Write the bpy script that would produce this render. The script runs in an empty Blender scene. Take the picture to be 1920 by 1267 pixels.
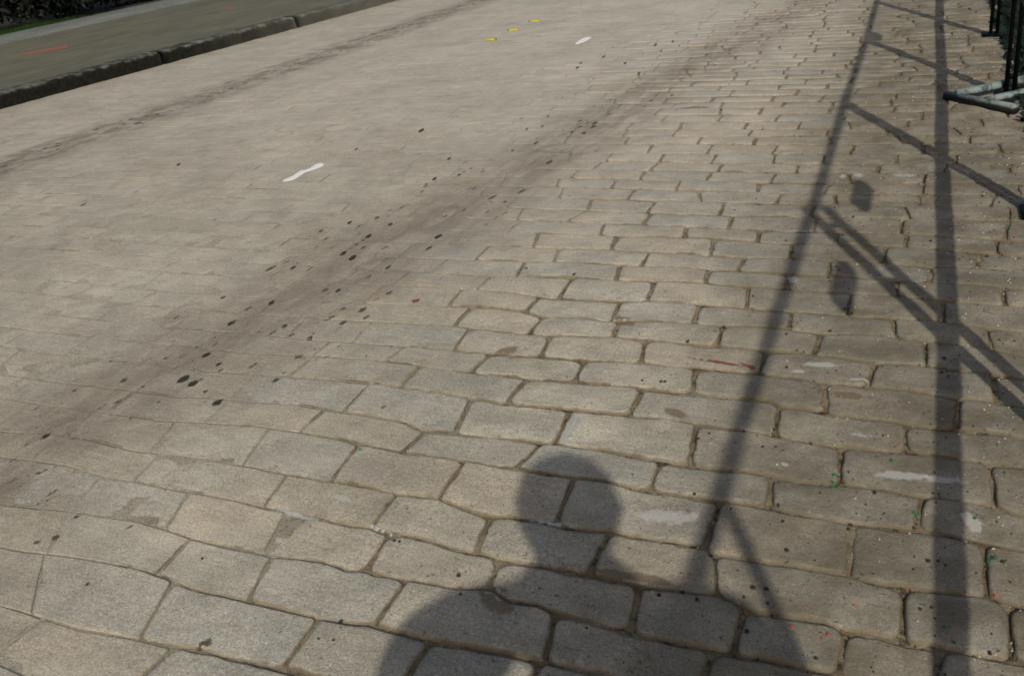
import bpy, bmesh, math, random
import numpy as np
from mathutils import Vector, Matrix, noise
from mathutils.bvhtree import BVHTree
random.seed(7); rng = np.random.default_rng(7)
sc = bpy.context.scene
R = math.radians

# ---------------- camera ----------------
EYE = 1.55
cam_d = bpy.data.cameras.new('camera'); cam = bpy.data.objects.new('camera', cam_d)
sc.collection.objects.link(cam); sc.camera = cam
cam_d.sensor_width = 36; cam_d.lens = 35.0; cam_d.clip_start = 0.05; cam_d.clip_end = 600
M3 = Matrix(((0.87689543, -0.1049098, 0.46909309), (0.46637239, 0.42202537, -0.77742612), (-0.11640957, 0.90049349, 0.41899916)))
cam.matrix_world = Matrix.Translation((0, 0, EYE)) @ M3.to_4x4()
sc.render.resolution_x = 1024; sc.render.resolution_y = 675
sc.render.engine = 'CYCLES'
# ---------------- daylight ----------------
AZ, EL = -31.0, 34.5            # the shadows run towards this bearing; height of the sun
w = bpy.data.worlds.new("World"); sc.world = w; w.use_nodes = True
nt = w.node_tree; bg = nt.nodes['Background']
sky = nt.nodes.new('ShaderNodeTexSky'); sky.sky_type = 'NISHITA'; sky.sun_disc = False
sky.sun_elevation = R(EL); sky.sun_rotation = R(AZ + 180); sky.dust_density = 3.0; sky.ozone_density = .7
nt.links.new(sky.outputs[0], bg.inputs[0]); bg.inputs[1].default_value = 0.085
sl = bpy.data.lights.new('sun', 'SUN'); sl.energy = 3.6; sl.angle = R(0.7); sl.color = (1, .94, .835)
so = bpy.data.objects.new('sun', sl); sc.collection.objects.link(so)
sd = Vector((math.sin(R(AZ)) * math.cos(R(EL)), math.cos(R(AZ)) * math.cos(R(EL)), -math.sin(R(EL))))
so.rotation_euler = sd.to_track_quat('-Z', 'Y').to_euler(); so.location = (6, -10, 12)
sc.view_settings.view_transform = 'Standard'; sc.view_settings.look = 'None'
sc.view_settings.exposure = -0.08; sc.view_settings.gamma = 1
sc.cycles.pixel_filter_type = 'GAUSSIAN'; sc.cycles.filter_width = 1.9

# ---------------- traced joints of the paving, metres on the ground ----------------
BEDS=[[(-2.273,1.093),(-2.127,1.100),(-1.998,1.107),(-1.831,1.134),(-1.614,1.163),(-1.422,1.182)],
[(-2.509,1.268),(-2.439,1.277),(-2.327,1.301),(-2.178,1.322),(-2.019,1.336),(-1.977,1.334),(-1.918,1.328),(-1.796,1.328),(-1.664,1.337),(-1.558,1.345),(-1.460,1.351),(-1.374,1.359),(-1.322,1.378),(-1.262,1.376),(-1.155,1.382),(-0.961,1.407),(-0.890,1.412)],
[(-2.717,1.423),(-2.529,1.459),(-2.381,1.478),(-2.291,1.489),(-2.221,1.499),(-2.009,1.488),(-1.872,1.495),(-1.784,1.504),(-1.737,1.504),(-1.615,1.521),(-1.548,1.528),(-1.487,1.523),(-1.448,1.539),(-1.413,1.536),(-1.318,1.544),(-1.208,1.556),(-1.111,1.584),(-1.043,1.560),(-0.969,1.568),(-0.923,1.559),(-0.831,1.565),(-0.739,1.562),(-0.633,1.566),(-0.556,1.578),(-0.443,1.587)],
[(-2.979,1.617),(-2.836,1.638),(-2.718,1.649),(-2.652,1.647),(-2.521,1.641),(-2.392,1.658),(-2.278,1.659),(-2.151,1.671),(-2.019,1.677),(-1.874,1.678),(-1.753,1.692),(-1.670,1.688),(-1.611,1.690),(-1.543,1.701),(-1.498,1.694),(-1.461,1.691),(-1.439,1.701),(-1.398,1.699),(-1.348,1.704),(-1.292,1.694),(-1.251,1.693),(-1.215,1.698),(-1.171,1.700),(-1.140,1.691),(-1.001,1.707),(-0.895,1.710),(-0.796,1.721),(-0.731,1.724),(-0.670,1.736),(-0.601,1.741),(-0.560,1.737),(-0.509,1.721),(-0.434,1.730),(-0.353,1.739),(-0.304,1.730),(-0.256,1.740),(-0.184,1.736),(-0.133,1.747),(-0.087,1.744),(-0.033,1.749),(0.020,1.751)],
[(-3.143,1.739),(-2.953,1.785),(-2.753,1.799),(-2.565,1.790),(-2.474,1.802),(-2.380,1.815),(-2.248,1.830),(-2.081,1.841),(-2.014,1.838),(-1.819,1.843),(-1.754,1.856),(-1.679,1.860),(-1.594,1.859),(-1.508,1.868),(-1.433,1.877),(-1.324,1.854),(-1.269,1.845),(-1.197,1.864),(-1.099,1.867),(-1.011,1.870),(-0.921,1.894),(-0.863,1.888),(-0.761,1.900),(-0.684,1.904),(-0.656,1.892),(-0.590,1.891),(-0.520,1.894),(-0.459,1.903),(-0.399,1.908),(-0.339,1.909),(-0.266,1.906),(-0.224,1.913),(-0.155,1.917),(-0.107,1.925),(-0.056,1.934),(0.009,1.930)],
[(-2.634,1.973),(-2.263,2.047),(-2.088,2.057),(-1.963,2.064),(-1.838,2.052),(-1.726,2.051),(-1.674,2.048),(-1.587,2.063),(-1.482,2.068),(-1.339,2.071),(-1.226,2.081),(-1.126,2.090),(-1.007,2.098),(-0.925,2.089),(-0.868,2.092),(-0.778,2.101),(-0.701,2.101),(-0.671,2.106),(-0.578,2.112),(-0.492,2.104),(-0.379,2.112),(-0.324,2.121),(-0.256,2.126),(-0.183,2.140),(-0.130,2.136),(-0.094,2.131),(-0.004,2.128)],
[(-2.723,2.124),(-2.560,2.158),(-2.416,2.171),(-2.195,2.208),(-2.022,2.205),(-1.944,2.214),(-1.835,2.210),(-1.769,2.212),(-1.695,2.186),(-1.615,2.186),(-1.528,2.203),(-1.397,2.223),(-1.298,2.225),(-1.212,2.232),(-1.130,2.242),(-1.045,2.241),(-0.962,2.237),(-0.891,2.239),(-0.824,2.238),(-0.698,2.261),(-0.618,2.262),(-0.544,2.253),(-0.471,2.267),(-0.411,2.273),(-0.313,2.287),(-0.264,2.280),(-0.147,2.292),(-0.094,2.290),(-0.013,2.266)],
[(-2.720,2.326),(-2.530,2.351),(-2.261,2.390),(-2.040,2.409),(-1.828,2.417),(-1.758,2.417),(-1.627,2.416),(-1.514,2.412),(-1.399,2.427),(-1.261,2.435),(-1.088,2.451),(-0.987,2.468),(-0.887,2.461),(-0.798,2.465),(-0.689,2.470),(-0.593,2.456),(-0.519,2.455),(-0.466,2.459),(-0.385,2.467),(-0.278,2.489),(-0.211,2.496),(-0.144,2.489),(-0.097,2.493),(-0.027,2.488)],
[(-2.656,2.494),(-2.366,2.546),(-2.187,2.566),(-1.922,2.575),(-1.748,2.580),(-1.683,2.581),(-1.584,2.591),(-1.505,2.585),(-1.357,2.602),(-1.226,2.620),(-1.134,2.623),(-0.960,2.639),(-0.875,2.641),(-0.733,2.661),(-0.676,2.632),(-0.618,2.636),(-0.545,2.624),(-0.443,2.625),(-0.341,2.633),(-0.252,2.626),(-0.185,2.643),(-0.093,2.650),(-0.037,2.638)],
[(-2.473,2.660),(-2.144,2.696),(-2.009,2.712),(-1.840,2.719),(-1.611,2.743),(-1.496,2.756),(-1.407,2.754),(-1.314,2.770),(-1.193,2.786),(-1.106,2.793),(-0.994,2.807),(-0.888,2.816),(-0.766,2.818),(-0.683,2.826),(-0.590,2.815),(-0.500,2.822),(-0.402,2.828),(-0.335,2.836),(-0.288,2.825),(-0.221,2.814),(-0.126,2.825),(-0.048,2.818)],
[(-2.608,2.832),(-2.266,2.877),(-2.121,2.886),(-1.998,2.906),(-1.935,2.901),(-1.661,2.906),(-1.489,2.944),(-1.413,2.954),(-1.314,2.965),(-1.237,2.962),(-1.105,2.969),(-1.009,2.967),(-0.920,2.982),(-0.820,2.986),(-0.708,2.999),(-0.655,2.996),(-0.528,2.994),(-0.465,2.983),(-0.366,2.998),(-0.288,3.004),(-0.233,2.989),(-0.140,2.993),(-0.060,2.993)],
[(-2.726,2.983),(-2.373,3.034),(-2.226,3.051),(-2.025,3.086),(-1.911,3.101),(-1.814,3.092),(-1.695,3.063),(-1.540,3.095),(-1.435,3.080),(-1.301,3.127),(-1.162,3.131),(-1.016,3.143),(-0.896,3.163),(-0.809,3.166),(-0.679,3.158),(-0.572,3.180),(-0.479,3.195),(-0.418,3.180),(-0.311,3.182),(-0.230,3.175),(-0.155,3.170),(-0.070,3.153)],
[(-2.600,3.200),(-2.340,3.231),(-2.119,3.249),(-1.962,3.254),(-1.881,3.243),(-1.728,3.228),(-1.652,3.239),(-1.489,3.260),(-1.337,3.294),(-1.224,3.309),(-1.118,3.307),(-1.003,3.309),(-0.894,3.309),(-0.711,3.328),(-0.599,3.321),(-0.526,3.334),(-0.459,3.336),(-0.332,3.348),(-0.229,3.329),(-0.081,3.322)],
[(-2.598,3.364),(-2.275,3.391),(-2.106,3.400),(-1.900,3.436),(-1.751,3.455),(-1.602,3.456),(-1.407,3.480),(-1.290,3.499),(-1.182,3.505),(-1.050,3.505),(-0.945,3.501),(-0.819,3.507),(-0.676,3.522),(-0.606,3.523),(-0.508,3.529),(-0.380,3.523),(-0.292,3.519),(-0.094,3.530)],
[(-2.535,3.536),(-2.168,3.572),(-1.913,3.595),(-1.760,3.612),(-1.575,3.611),(-1.464,3.632),(-1.342,3.650),(-1.228,3.649),(-1.012,3.657),(-0.908,3.662),(-0.805,3.666),(-0.670,3.688),(-0.521,3.670),(-0.355,3.684),(-0.266,3.692),(-0.200,3.686),(-0.104,3.676)],
[(-2.648,3.713),(-2.344,3.738),(-2.091,3.755),(-1.896,3.769),(-1.722,3.787),(-1.584,3.786),(-1.397,3.807),(-1.276,3.798),(-1.135,3.799),(-1.001,3.819),(-0.896,3.832),(-0.817,3.829),(-0.589,3.844),(-0.422,3.837),(-0.237,3.862),(-0.115,3.849)],
[(-2.466,3.916),(-2.074,3.943),(-1.889,3.959),(-1.736,3.956),(-1.569,3.977),(-1.386,3.987),(-1.148,3.988),(-1.018,3.991),(-0.776,4.021),(-0.569,4.032),(-0.417,4.029),(-0.251,4.018),(-0.125,4.006)],
[(-2.566,4.091),(-2.268,4.103),(-2.095,4.106),(-1.898,4.106),(-1.686,4.116),(-1.497,4.131),(-1.236,4.130),(-1.118,4.135),(-0.592,4.181),(-0.136,4.175)]]
HEADS=[[(-2.138,-2.138),(-1.721,-1.721),(-1.340,-1.340)],
[(-2.370,-2.177),(-1.912,-1.827),(-1.448,-1.422),(-1.151,-1.128),(-0.879,-0.891)],
[(-2.482,-2.363),(-2.009,-1.981),(-1.726,-1.664),(-1.321,-1.306),(-0.923,-0.877),(-0.552,-0.544)],
[(-2.547,-2.482),(-2.191,-2.112),(-1.823,-1.756),(-1.479,-1.448),(-1.140,-1.118),(-0.774,-0.739),(-0.529,-0.510),(-0.309,-0.300),(-0.120,-0.116)],
[(-2.927,-2.869),(-2.457,-2.417),(-1.953,-1.907),(-1.568,-1.543),(-1.254,-1.215),(-0.924,-0.907),(-0.649,-0.595),(-0.218,-0.195),(-0.009,0.009)],
[(-2.570,-2.500),(-2.207,-2.133),(-1.838,-1.797),(-1.464,-1.438),(-1.116,-1.072),(-0.698,-0.679),(-0.373,-0.339),(-0.074,-0.051)],
[(-2.490,-2.455),(-2.095,-2.088),(-1.675,-1.680),(-1.289,-1.300),(-0.917,-0.895),(-0.606,-0.575),(-0.229,-0.224)],
[(-2.530,-2.490),(-2.051,-2.022),(-1.642,-1.576),(-1.289,-1.250),(-0.882,-0.831),(-0.467,-0.432),(-0.091,-0.062)],
[(-2.404,-2.394),(-1.945,-1.929),(-1.524,-1.509),(-1.120,-1.100),(-0.682,-0.653),(-0.325,-0.299)],
[(-2.425,-2.415),(-2.098,-2.104),(-1.745,-1.743),(-1.383,-1.354),(-1.004,-0.960),(-0.587,-0.544),(-0.203,-0.194)],
[(-2.362,-2.329),(-1.935,-1.896),(-1.597,-1.552),(-1.241,-1.189),(-0.817,-0.797),(-0.468,-0.464),(-0.128,-0.103)],
[(-2.598,-2.595),(-2.030,-2.009),(-1.700,-1.683),(-1.398,-1.363),(-1.011,-0.985),(-0.674,-0.664),(-0.343,-0.315)],
[(-2.547,-2.522),(-2.169,-2.133),(-1.799,-1.787),(-1.458,-1.426),(-1.160,-1.124),(-0.813,-0.788),(-0.468,-0.432),(-0.172,-0.143)],
[(-2.515,-2.508),(-2.114,-2.107),(-1.746,-1.717),(-1.400,-1.363),(-1.022,-0.977),(-0.644,-0.623),(-0.330,-0.306)],
[(-2.425,-2.421),(-2.044,-2.003),(-1.604,-1.562),(-1.228,-1.199),(-0.912,-0.879),(-0.512,-0.484),(-0.154,-0.133)],
[(-2.706,-2.688),(-2.308,-2.291),(-1.961,-1.913),(-1.536,-1.515),(-1.129,-1.115),(-0.784,-0.762),(-0.412,-0.392)],
[(-2.554,-2.532),(-2.156,-2.094),(-1.762,-1.722),(-1.313,-1.272),(-0.975,-0.948),(-0.610,-0.585),(-0.261,-0.252)],
[(-2.327,-2.323),(-1.890,-1.848),(-1.492,-1.453),(-1.153,-1.123),(-0.827,-0.806),(-0.550,-0.534),(-0.207,-0.194)]]
SPOTS=[(-2.791,2.245,0.008,0.029,0.017,-0.017,1.00),(-2.724,2.224,0.007,0.023,0.015,-0.015,1.00),(-2.516,2.135,0.007,0.022,0.015,-0.015,1.00),(-2.857,2.432,0.006,0.023,0.013,-0.013,1.00),(-2.696,2.341,0.004,0.014,0.008,-0.009,0.70),(-2.740,2.379,0.004,0.014,0.010,-0.011,0.90),(-2.972,2.703,0.004,0.019,0.012,-0.013,0.90),(-2.970,2.687,0.003,0.012,0.008,-0.009,0.80),(-2.976,2.729,0.003,0.014,0.008,-0.009,0.60),(-2.945,2.922,0.004,0.018,0.015,-0.017,0.90),(-2.945,2.563,0.004,0.016,0.010,-0.010,0.70),(-2.953,2.480,0.003,0.013,0.008,-0.008,0.50),(-2.716,2.738,0.004,0.014,0.011,-0.013,1.00),(-2.525,2.662,0.005,0.015,0.013,-0.016,1.00),(-2.538,2.699,0.003,0.011,0.008,-0.010,0.50),(-2.567,2.847,0.010,0.033,0.009,-0.011,0.80),(-2.568,2.939,0.005,0.018,0.011,-0.014,0.80),(-2.476,2.950,0.007,0.024,0.015,-0.021,0.60),(-2.482,2.825,0.006,0.021,0.012,-0.015,0.60),(-2.723,3.107,0.004,0.016,0.012,-0.015,1.00),(-2.788,3.099,0.006,0.024,0.010,-0.013,0.80),(-2.421,2.333,0.007,0.019,0.012,-0.014,0.70),(-2.430,2.395,0.005,0.014,0.006,-0.007,0.50),(-2.463,2.516,0.008,0.023,0.009,-0.011,0.70),(-2.377,2.511,0.005,0.014,0.006,-0.007,0.50),(-2.913,3.472,0.006,0.027,0.018,-0.024,1.00),(-2.998,3.513,0.005,0.025,0.014,-0.019,0.90),(-3.008,3.636,0.004,0.019,0.012,-0.017,0.70),(-3.003,3.585,0.003,0.016,0.010,-0.013,0.70),(-3.014,3.703,0.004,0.020,0.010,-0.014,0.80),(-3.022,3.755,0.005,0.023,0.015,-0.021,0.90),(-3.261,3.919,0.003,0.018,0.014,-0.019,0.90),(-3.340,3.775,0.003,0.017,0.011,-0.014,0.90),(-3.202,3.564,0.003,0.016,0.010,-0.013,0.70),(-3.232,3.681,0.004,0.023,0.011,-0.014,0.60),(-3.151,4.012,0.004,0.022,0.014,-0.019,0.70),(-3.011,3.933,0.003,0.017,0.013,-0.018,1.00),(-3.001,3.862,0.003,0.014,0.010,-0.014,0.80),(-2.942,3.603,0.005,0.022,0.012,-0.016,0.50),(-2.816,3.532,0.004,0.015,0.009,-0.012,0.50),(-2.730,3.479,0.004,0.015,0.008,-0.012,0.50),(-2.637,3.804,0.007,0.028,0.013,-0.020,1.00),(-3.133,3.298,0.003,0.017,0.014,-0.018,0.90),(-3.157,3.356,0.002,0.009,0.010,-0.012,0.60),(-3.246,3.269,0.007,0.038,0.013,-0.015,0.60),(-2.405,2.446,0.002,0.006,0.004,-0.005,0.70),(-2.416,2.641,0.004,0.013,0.006,-0.008,0.60),(-2.358,2.632,0.003,0.009,0.006,-0.008,0.70),(-2.151,2.685,0.002,0.006,0.005,-0.008,0.80),(-2.142,2.605,0.005,0.012,0.005,-0.008,0.60),(-2.199,2.590,0.002,0.005,0.005,-0.008,0.80),(-2.349,2.550,0.007,0.021,0.006,-0.008,0.50),(-2.468,3.133,0.006,0.021,0.010,-0.015,0.40),(-2.481,3.060,0.005,0.018,0.009,-0.012,0.40),(-2.483,3.999,0.005,0.020,0.008,-0.014,0.70),(-2.484,4.111,0.005,0.021,0.008,-0.015,0.60),(-2.455,3.451,0.002,0.007,0.007,-0.012,0.80),(-2.649,3.184,0.002,0.007,0.006,-0.008,0.80),(-3.994,5.756,0.002,0.033,0.027,-0.042,1.00),(-4.201,5.267,0.001,0.027,0.018,-0.025,0.80),(-3.364,5.100,0.003,0.022,0.014,-0.022,0.90),(-3.216,4.693,0.003,0.022,0.015,-0.024,0.90),(-3.210,4.591,0.003,0.019,0.012,-0.019,0.70),(-3.100,4.725,0.002,0.015,0.012,-0.020,0.80),(-3.099,4.778,0.003,0.020,0.012,-0.020,0.90),(-3.103,4.841,0.003,0.018,0.009,-0.015,0.70),(-3.164,5.555,0.003,0.019,0.010,-0.019,0.80),(-3.021,5.301,0.003,0.020,0.015,-0.029,0.80),(-3.196,6.164,0.003,0.021,0.011,-0.022,0.90),(-2.759,5.981,0.007,0.037,0.012,-0.027,0.90),(-2.728,5.886,0.007,0.039,0.018,-0.040,0.60),(-2.823,5.750,0.003,0.019,0.012,-0.026,0.90),(-2.716,5.715,0.005,0.024,0.011,-0.025,0.70),(-3.180,5.807,0.003,0.020,0.017,-0.034,0.80),(-3.100,5.878,0.003,0.020,0.017,-0.034,0.70),(-3.727,7.819,0.002,0.035,0.021,-0.045,0.90),(-3.779,7.999,0.002,0.027,0.021,-0.047,0.70),(-3.346,7.949,0.003,0.026,0.018,-0.045,0.90),(-3.674,8.259,0.003,0.043,0.021,-0.049,0.60),(-3.048,7.507,0.003,0.024,0.024,-0.060,0.90),(-3.372,8.742,0.003,0.035,0.025,-0.066,0.90),(-3.208,8.449,0.003,0.029,0.018,-0.050,0.70),(-3.251,8.872,0.003,0.036,0.024,-0.067,0.70),(-3.776,8.708,0.001,0.026,0.017,-0.040,0.80),(-2.673,4.413,0.009,0.039,0.012,-0.021,0.60),(-2.552,4.529,0.009,0.040,0.011,-0.022,0.60),(-2.655,5.075,0.008,0.037,0.018,-0.037,0.70),(-2.891,4.547,0.005,0.024,0.008,-0.014,0.60),(-2.964,1.763,0.005,0.016,0.013,-0.011,0.90),(-2.984,1.703,0.002,0.009,0.010,-0.008,0.80),(-2.892,1.825,0.003,0.009,0.010,-0.008,0.80),(-2.884,1.798,0.003,0.010,0.008,-0.007,0.50),(-2.772,1.593,0.008,0.024,0.009,-0.007,0.50),(-2.609,1.470,0.008,0.021,0.008,-0.006,0.50),(-2.441,1.318,0.007,0.016,0.009,-0.007,0.80),(-2.405,1.353,0.006,0.014,0.014,-0.011,0.40),(-2.430,1.453,0.007,0.017,0.009,-0.008,0.40),(-2.129,1.236,0.003,0.006,0.005,-0.004,1.00),(-3.054,1.796,0.002,0.008,0.009,-0.007,0.80),(-2.907,2.031,0.005,0.016,0.010,-0.009,0.80),(-2.899,2.078,0.002,0.008,0.009,-0.008,0.80),(-3.023,2.168,0.004,0.018,0.013,-0.012,0.40),(-2.510,2.164,0.004,0.013,0.009,-0.009,0.70),(-1.654,1.177,0.012,0.020,0.011,-0.011,0.45),(-5.357,3.939,-0.004,0.034,0.021,-0.018,0.80),(-5.403,4.805,-0.003,0.024,0.024,-0.024,0.90),(-2.456,2.152,0.003,0.007,0.006,-0.006,0.50),(-1.898,2.271,0.005,0.010,0.006,-0.009,0.80),(-2.099,2.194,0.002,0.004,0.006,-0.008,0.80),(-2.137,2.399,0.002,0.006,0.005,-0.007,0.80),(-5.415,9.316,-0.002,0.024,0.027,-0.049,0.60),(-2.350,4.752,0.005,0.018,0.009,-0.019,0.50),(-2.400,4.273,0.006,0.022,0.006,-0.012,0.60),(-2.109,4.088,0.002,0.007,0.005,-0.011,0.70)]
MARK1=[(-4.237,4.535),(-4.211,4.525),(-4.186,4.535),(-4.175,4.575),(-4.183,4.639),(-4.202,4.707),(-4.197,4.740),(-4.181,4.776),(-4.170,4.825),(-4.172,4.861),(-4.190,4.893),(-4.227,4.920),(-4.251,4.918),(-4.258,4.879),(-4.243,4.818),(-4.248,4.776),(-4.269,4.756),(-4.260,4.700),(-4.245,4.644),(-4.248,4.610),(-4.249,4.565)]
MARK2=[(-4.275,8.963),(-4.233,8.913),(-4.218,8.953),(-4.211,9.075),(-4.225,9.229),(-4.265,9.301),(-4.316,9.291),(-4.312,9.182)]
REDLINE=[(-12.182,8.712),(-12.036,8.865),(-11.915,9.024),(-11.819,9.189),(-12.100,9.419),(-12.223,9.254),(-12.287,9.045),(-12.351,8.840)]
REDLINE2=[(-11.951,12.310),(-11.736,12.347),(-11.932,12.561),(-12.152,12.524)]
SCUFFS=[('white',-0.622,2.922,0.068,0.010,0.003,-0.015),('white',-0.677,2.869,0.040,-0.000,0.003,-0.011),('white',-0.494,2.859,0.047,0.006,0.002,-0.010),('white',-0.810,1.997,0.092,0.024,0.011,-0.030),('white',-0.292,2.356,0.076,0.014,0.003,-0.022),('white',-0.189,2.371,0.056,0.005,0.002,-0.020),('white',-0.110,2.203,0.028,-0.022,0.003,-0.035),('white',-0.682,4.986,0.064,-0.002,0.005,-0.034),('white',-0.899,4.982,0.033,-0.015,0.008,-0.044),('white',-0.879,3.612,0.030,-0.021,0.009,-0.036),('white',-0.590,2.323,0.011,0.003,0.004,-0.015),('white',-0.422,2.529,0.037,0.002,0.002,-0.011),('white',-0.805,1.449,0.006,0.009,0.008,-0.017),('white',-1.710,1.785,0.040,0.002,0.012,-0.015),('white',-2.592,1.535,0.023,0.001,0.011,-0.009),('white',-0.964,4.949,0.015,0.002,0.007,-0.035),('red',-0.947,2.859,0.136,-0.007,0.003,-0.009),('red',-0.838,2.857,0.049,-0.018,0.003,-0.011),('red',-2.296,3.079,0.015,0.014,0.011,-0.017),('red',-2.213,6.367,0.116,0.028,0.010,-0.029),('red',-0.054,2.102,0.017,-0.023,0.000,-0.005),('rust',-1.075,1.553,0.059,-0.018,0.024,-0.043),('rust',-0.827,1.728,0.113,0.020,0.009,-0.022),('rust',-1.694,2.757,0.034,0.027,0.012,-0.023),('rust',-1.379,3.099,0.057,-0.015,0.012,-0.031),('rust',-0.505,2.753,0.047,-0.000,0.004,-0.020),('rust',-0.960,2.502,0.037,-0.009,0.009,-0.024),('grey',-1.075,1.875,0.087,0.010,0.003,-0.007),('grey',-1.501,1.698,0.075,-0.009,0.006,-0.008),('grey',-1.781,1.680,0.109,0.005,0.008,-0.010),('grey',-1.236,2.321,-0.015,0.096,0.013,-0.006),('grey',-1.083,1.812,-0.024,0.065,0.011,-0.003)]
PEBBLES=[(-1.011,4.025),(-0.774,3.989),(-0.797,4.120),(-0.612,10.393),(-0.699,2.451),(-0.527,1.792),(-0.498,1.798),(-0.490,1.954),(-0.182,2.022),(-0.162,2.029),(-0.550,2.460),(-0.298,2.491),(-0.623,3.348),(-0.639,3.377),(-0.609,3.342),(-0.319,3.057),(-0.268,2.965),(-0.246,2.946),(-0.721,3.008),(-0.724,2.887),(-0.697,3.006),(-0.272,3.061),(-0.656,1.881),(-0.644,1.874),(-0.755,3.648),(-0.749,3.761),(-0.729,3.726),(-0.743,3.618),(-0.710,3.669),(-0.500,3.596),(-0.515,3.619),(-0.447,4.103),(-0.230,3.987),(-0.900,4.457),(-0.718,4.490),(-0.489,4.687),(-0.310,4.709),(-0.790,4.435),(-0.799,4.361),(-0.927,3.808),(-0.952,3.895),(-0.775,4.014),(-0.677,1.737),(-0.722,1.701),(-0.632,1.711),(-0.538,1.758),(-0.501,1.651),(-0.660,2.526),(-0.667,2.505),(-0.741,2.460),(-0.833,2.420),(-0.852,2.380),(-0.555,2.129),(-0.527,2.061),(-0.633,2.402),(-0.668,2.394),(-0.381,2.275),(-0.341,2.257),(-0.373,2.114),(-0.229,2.209),(-0.375,2.090),(-0.233,2.150),(-0.030,2.070),(-0.052,2.078),(-0.175,1.844),(-0.152,1.857),(-0.031,1.761),(-0.347,1.624),(-0.483,1.756),(-0.665,2.075),(-0.775,2.115),(-1.076,2.676),(-1.137,2.667),(-1.360,2.656),(-1.092,2.985),(-1.064,2.680),(-0.982,3.414),(-0.785,3.199),(-0.782,3.119),(-0.651,3.187),(-1.392,1.362),(-1.413,1.353),(-1.429,1.668),(-1.445,1.668),(-1.398,1.287),(-1.362,1.295),(-1.207,1.601),(-1.164,1.540),(-1.907,1.430)]
GREENS=[(-0.454,2.285),(-0.455,2.266),(-0.447,2.269),(-0.778,3.727),(-0.763,3.702),(-0.664,5.676),(-0.650,5.666),(-0.181,4.352),(-0.562,2.679),(-0.325,2.418),(-1.816,2.036),(-0.234,2.201),(-0.624,5.677),(-0.052,2.072),(-0.045,2.060),(-0.030,2.076),(-0.099,2.218),(-0.109,1.781)]
REDS=[(-0.525,2.468),(-0.554,2.648),(-0.637,2.449),(-0.626,2.483),(-0.766,2.346),(-0.765,3.619),(-0.735,3.599),(-0.328,2.502),(-0.308,1.812),(-0.417,1.701),(-0.350,1.687),(-0.340,1.703),(-0.036,1.947),(-0.213,1.919),(-0.149,2.815),(-0.057,2.274),(-0.223,2.147)]

# ---------------- helpers ----------------
def link(o, parent=None):
    sc.collection.objects.link(o)
    if parent: o.parent = parent
    return o
def tag(o, label=None, cat=None, group=None, kind=None):
    if label: o['label'] = label
    if cat: o['category'] = cat
    if group: o['group'] = group
    if kind: o['kind'] = kind
    return o
def mesh_obj(name, verts, faces, mats, parent=None, smooth=True, mat_idx=None):
    me = bpy.data.meshes.new(name); me.from_pydata([tuple(v) for v in verts], [], faces)
    for m in (mats if isinstance(mats, (list, tuple)) else [mats]): me.materials.append(m)
    me.polygons.foreach_set('use_smooth', [smooth] * len(me.polygons))
    if mat_idx is not None: me.polygons.foreach_set('material_index', mat_idx)
    me.update()
    return link(bpy.data.objects.new(name, me), parent)
def empty(name, loc=(0, 0, 0), rz=0):
    o = bpy.data.objects.new(name, None); o.location = loc; o.rotation_euler = (0, 0, rz); o.empty_display_size = .2
    return link(o)
class MB:
    """collects shapes, builds ONE mesh object"""
    def __init__(s): s.v = []; s.f = []
    def add(s, v, f):
        n = len(s.v); s.v += [tuple(p) for p in v]; s.f += [tuple(i + n for i in q) for q in f]
    def tube(s, pts, r, n=12, caps=True):
        pts = [Vector(p) for p in pts]; rs = r if isinstance(r, (list, tuple)) else [r] * len(pts)
        v = []; f = []
        for i, p in enumerate(pts):
            t = (pts[min(i + 1, len(pts) - 1)] - pts[max(i - 1, 0)]).normalized()
            a = t.cross(Vector((0, 0, 1)));
            if a.length < .05: a = t.cross(Vector((0, 1, 0)))
            a.normalize(); b = t.cross(a)
            for k in range(n):
                an = 2 * math.pi * k / n; v.append(p + (a * math.cos(an) + b * math.sin(an)) * rs[i])
        for i in range(len(pts) - 1):
            for k in range(n):
                f.append((i * n + k, i * n + (k + 1) % n, (i + 1) * n + (k + 1) % n, (i + 1) * n + k))
        if caps: f.append(tuple(range(n))[::-1]); f.append(tuple((len(pts) - 1) * n + k for k in range(n)))
        s.add(v, f)
    def box(s, c, d, rz=0, bev=.006):
        bm = bmesh.new(); bmesh.ops.create_cube(bm, size=1)
        bmesh.ops.scale(bm, vec=d, verts=bm.verts)
        if bev: bmesh.ops.bevel(bm, geom=bm.edges[:], offset=bev, segments=2, affect='EDGES')
        bmesh.ops.rotate(bm, cent=(0, 0, 0), matrix=Matrix.Rotation(rz, 3, 'Z'), verts=bm.verts)
        bmesh.ops.translate(bm, vec=c, verts=bm.verts)
        bm.verts.index_update(); s.add([v.co.copy() for v in bm.verts], [[v.index for v in q.verts] for q in bm.faces]); bm.free()
    def build(s, name, mat, parent=None, smooth=True): return mesh_obj(name, s.v, s.f, mat, parent, smooth)

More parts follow.
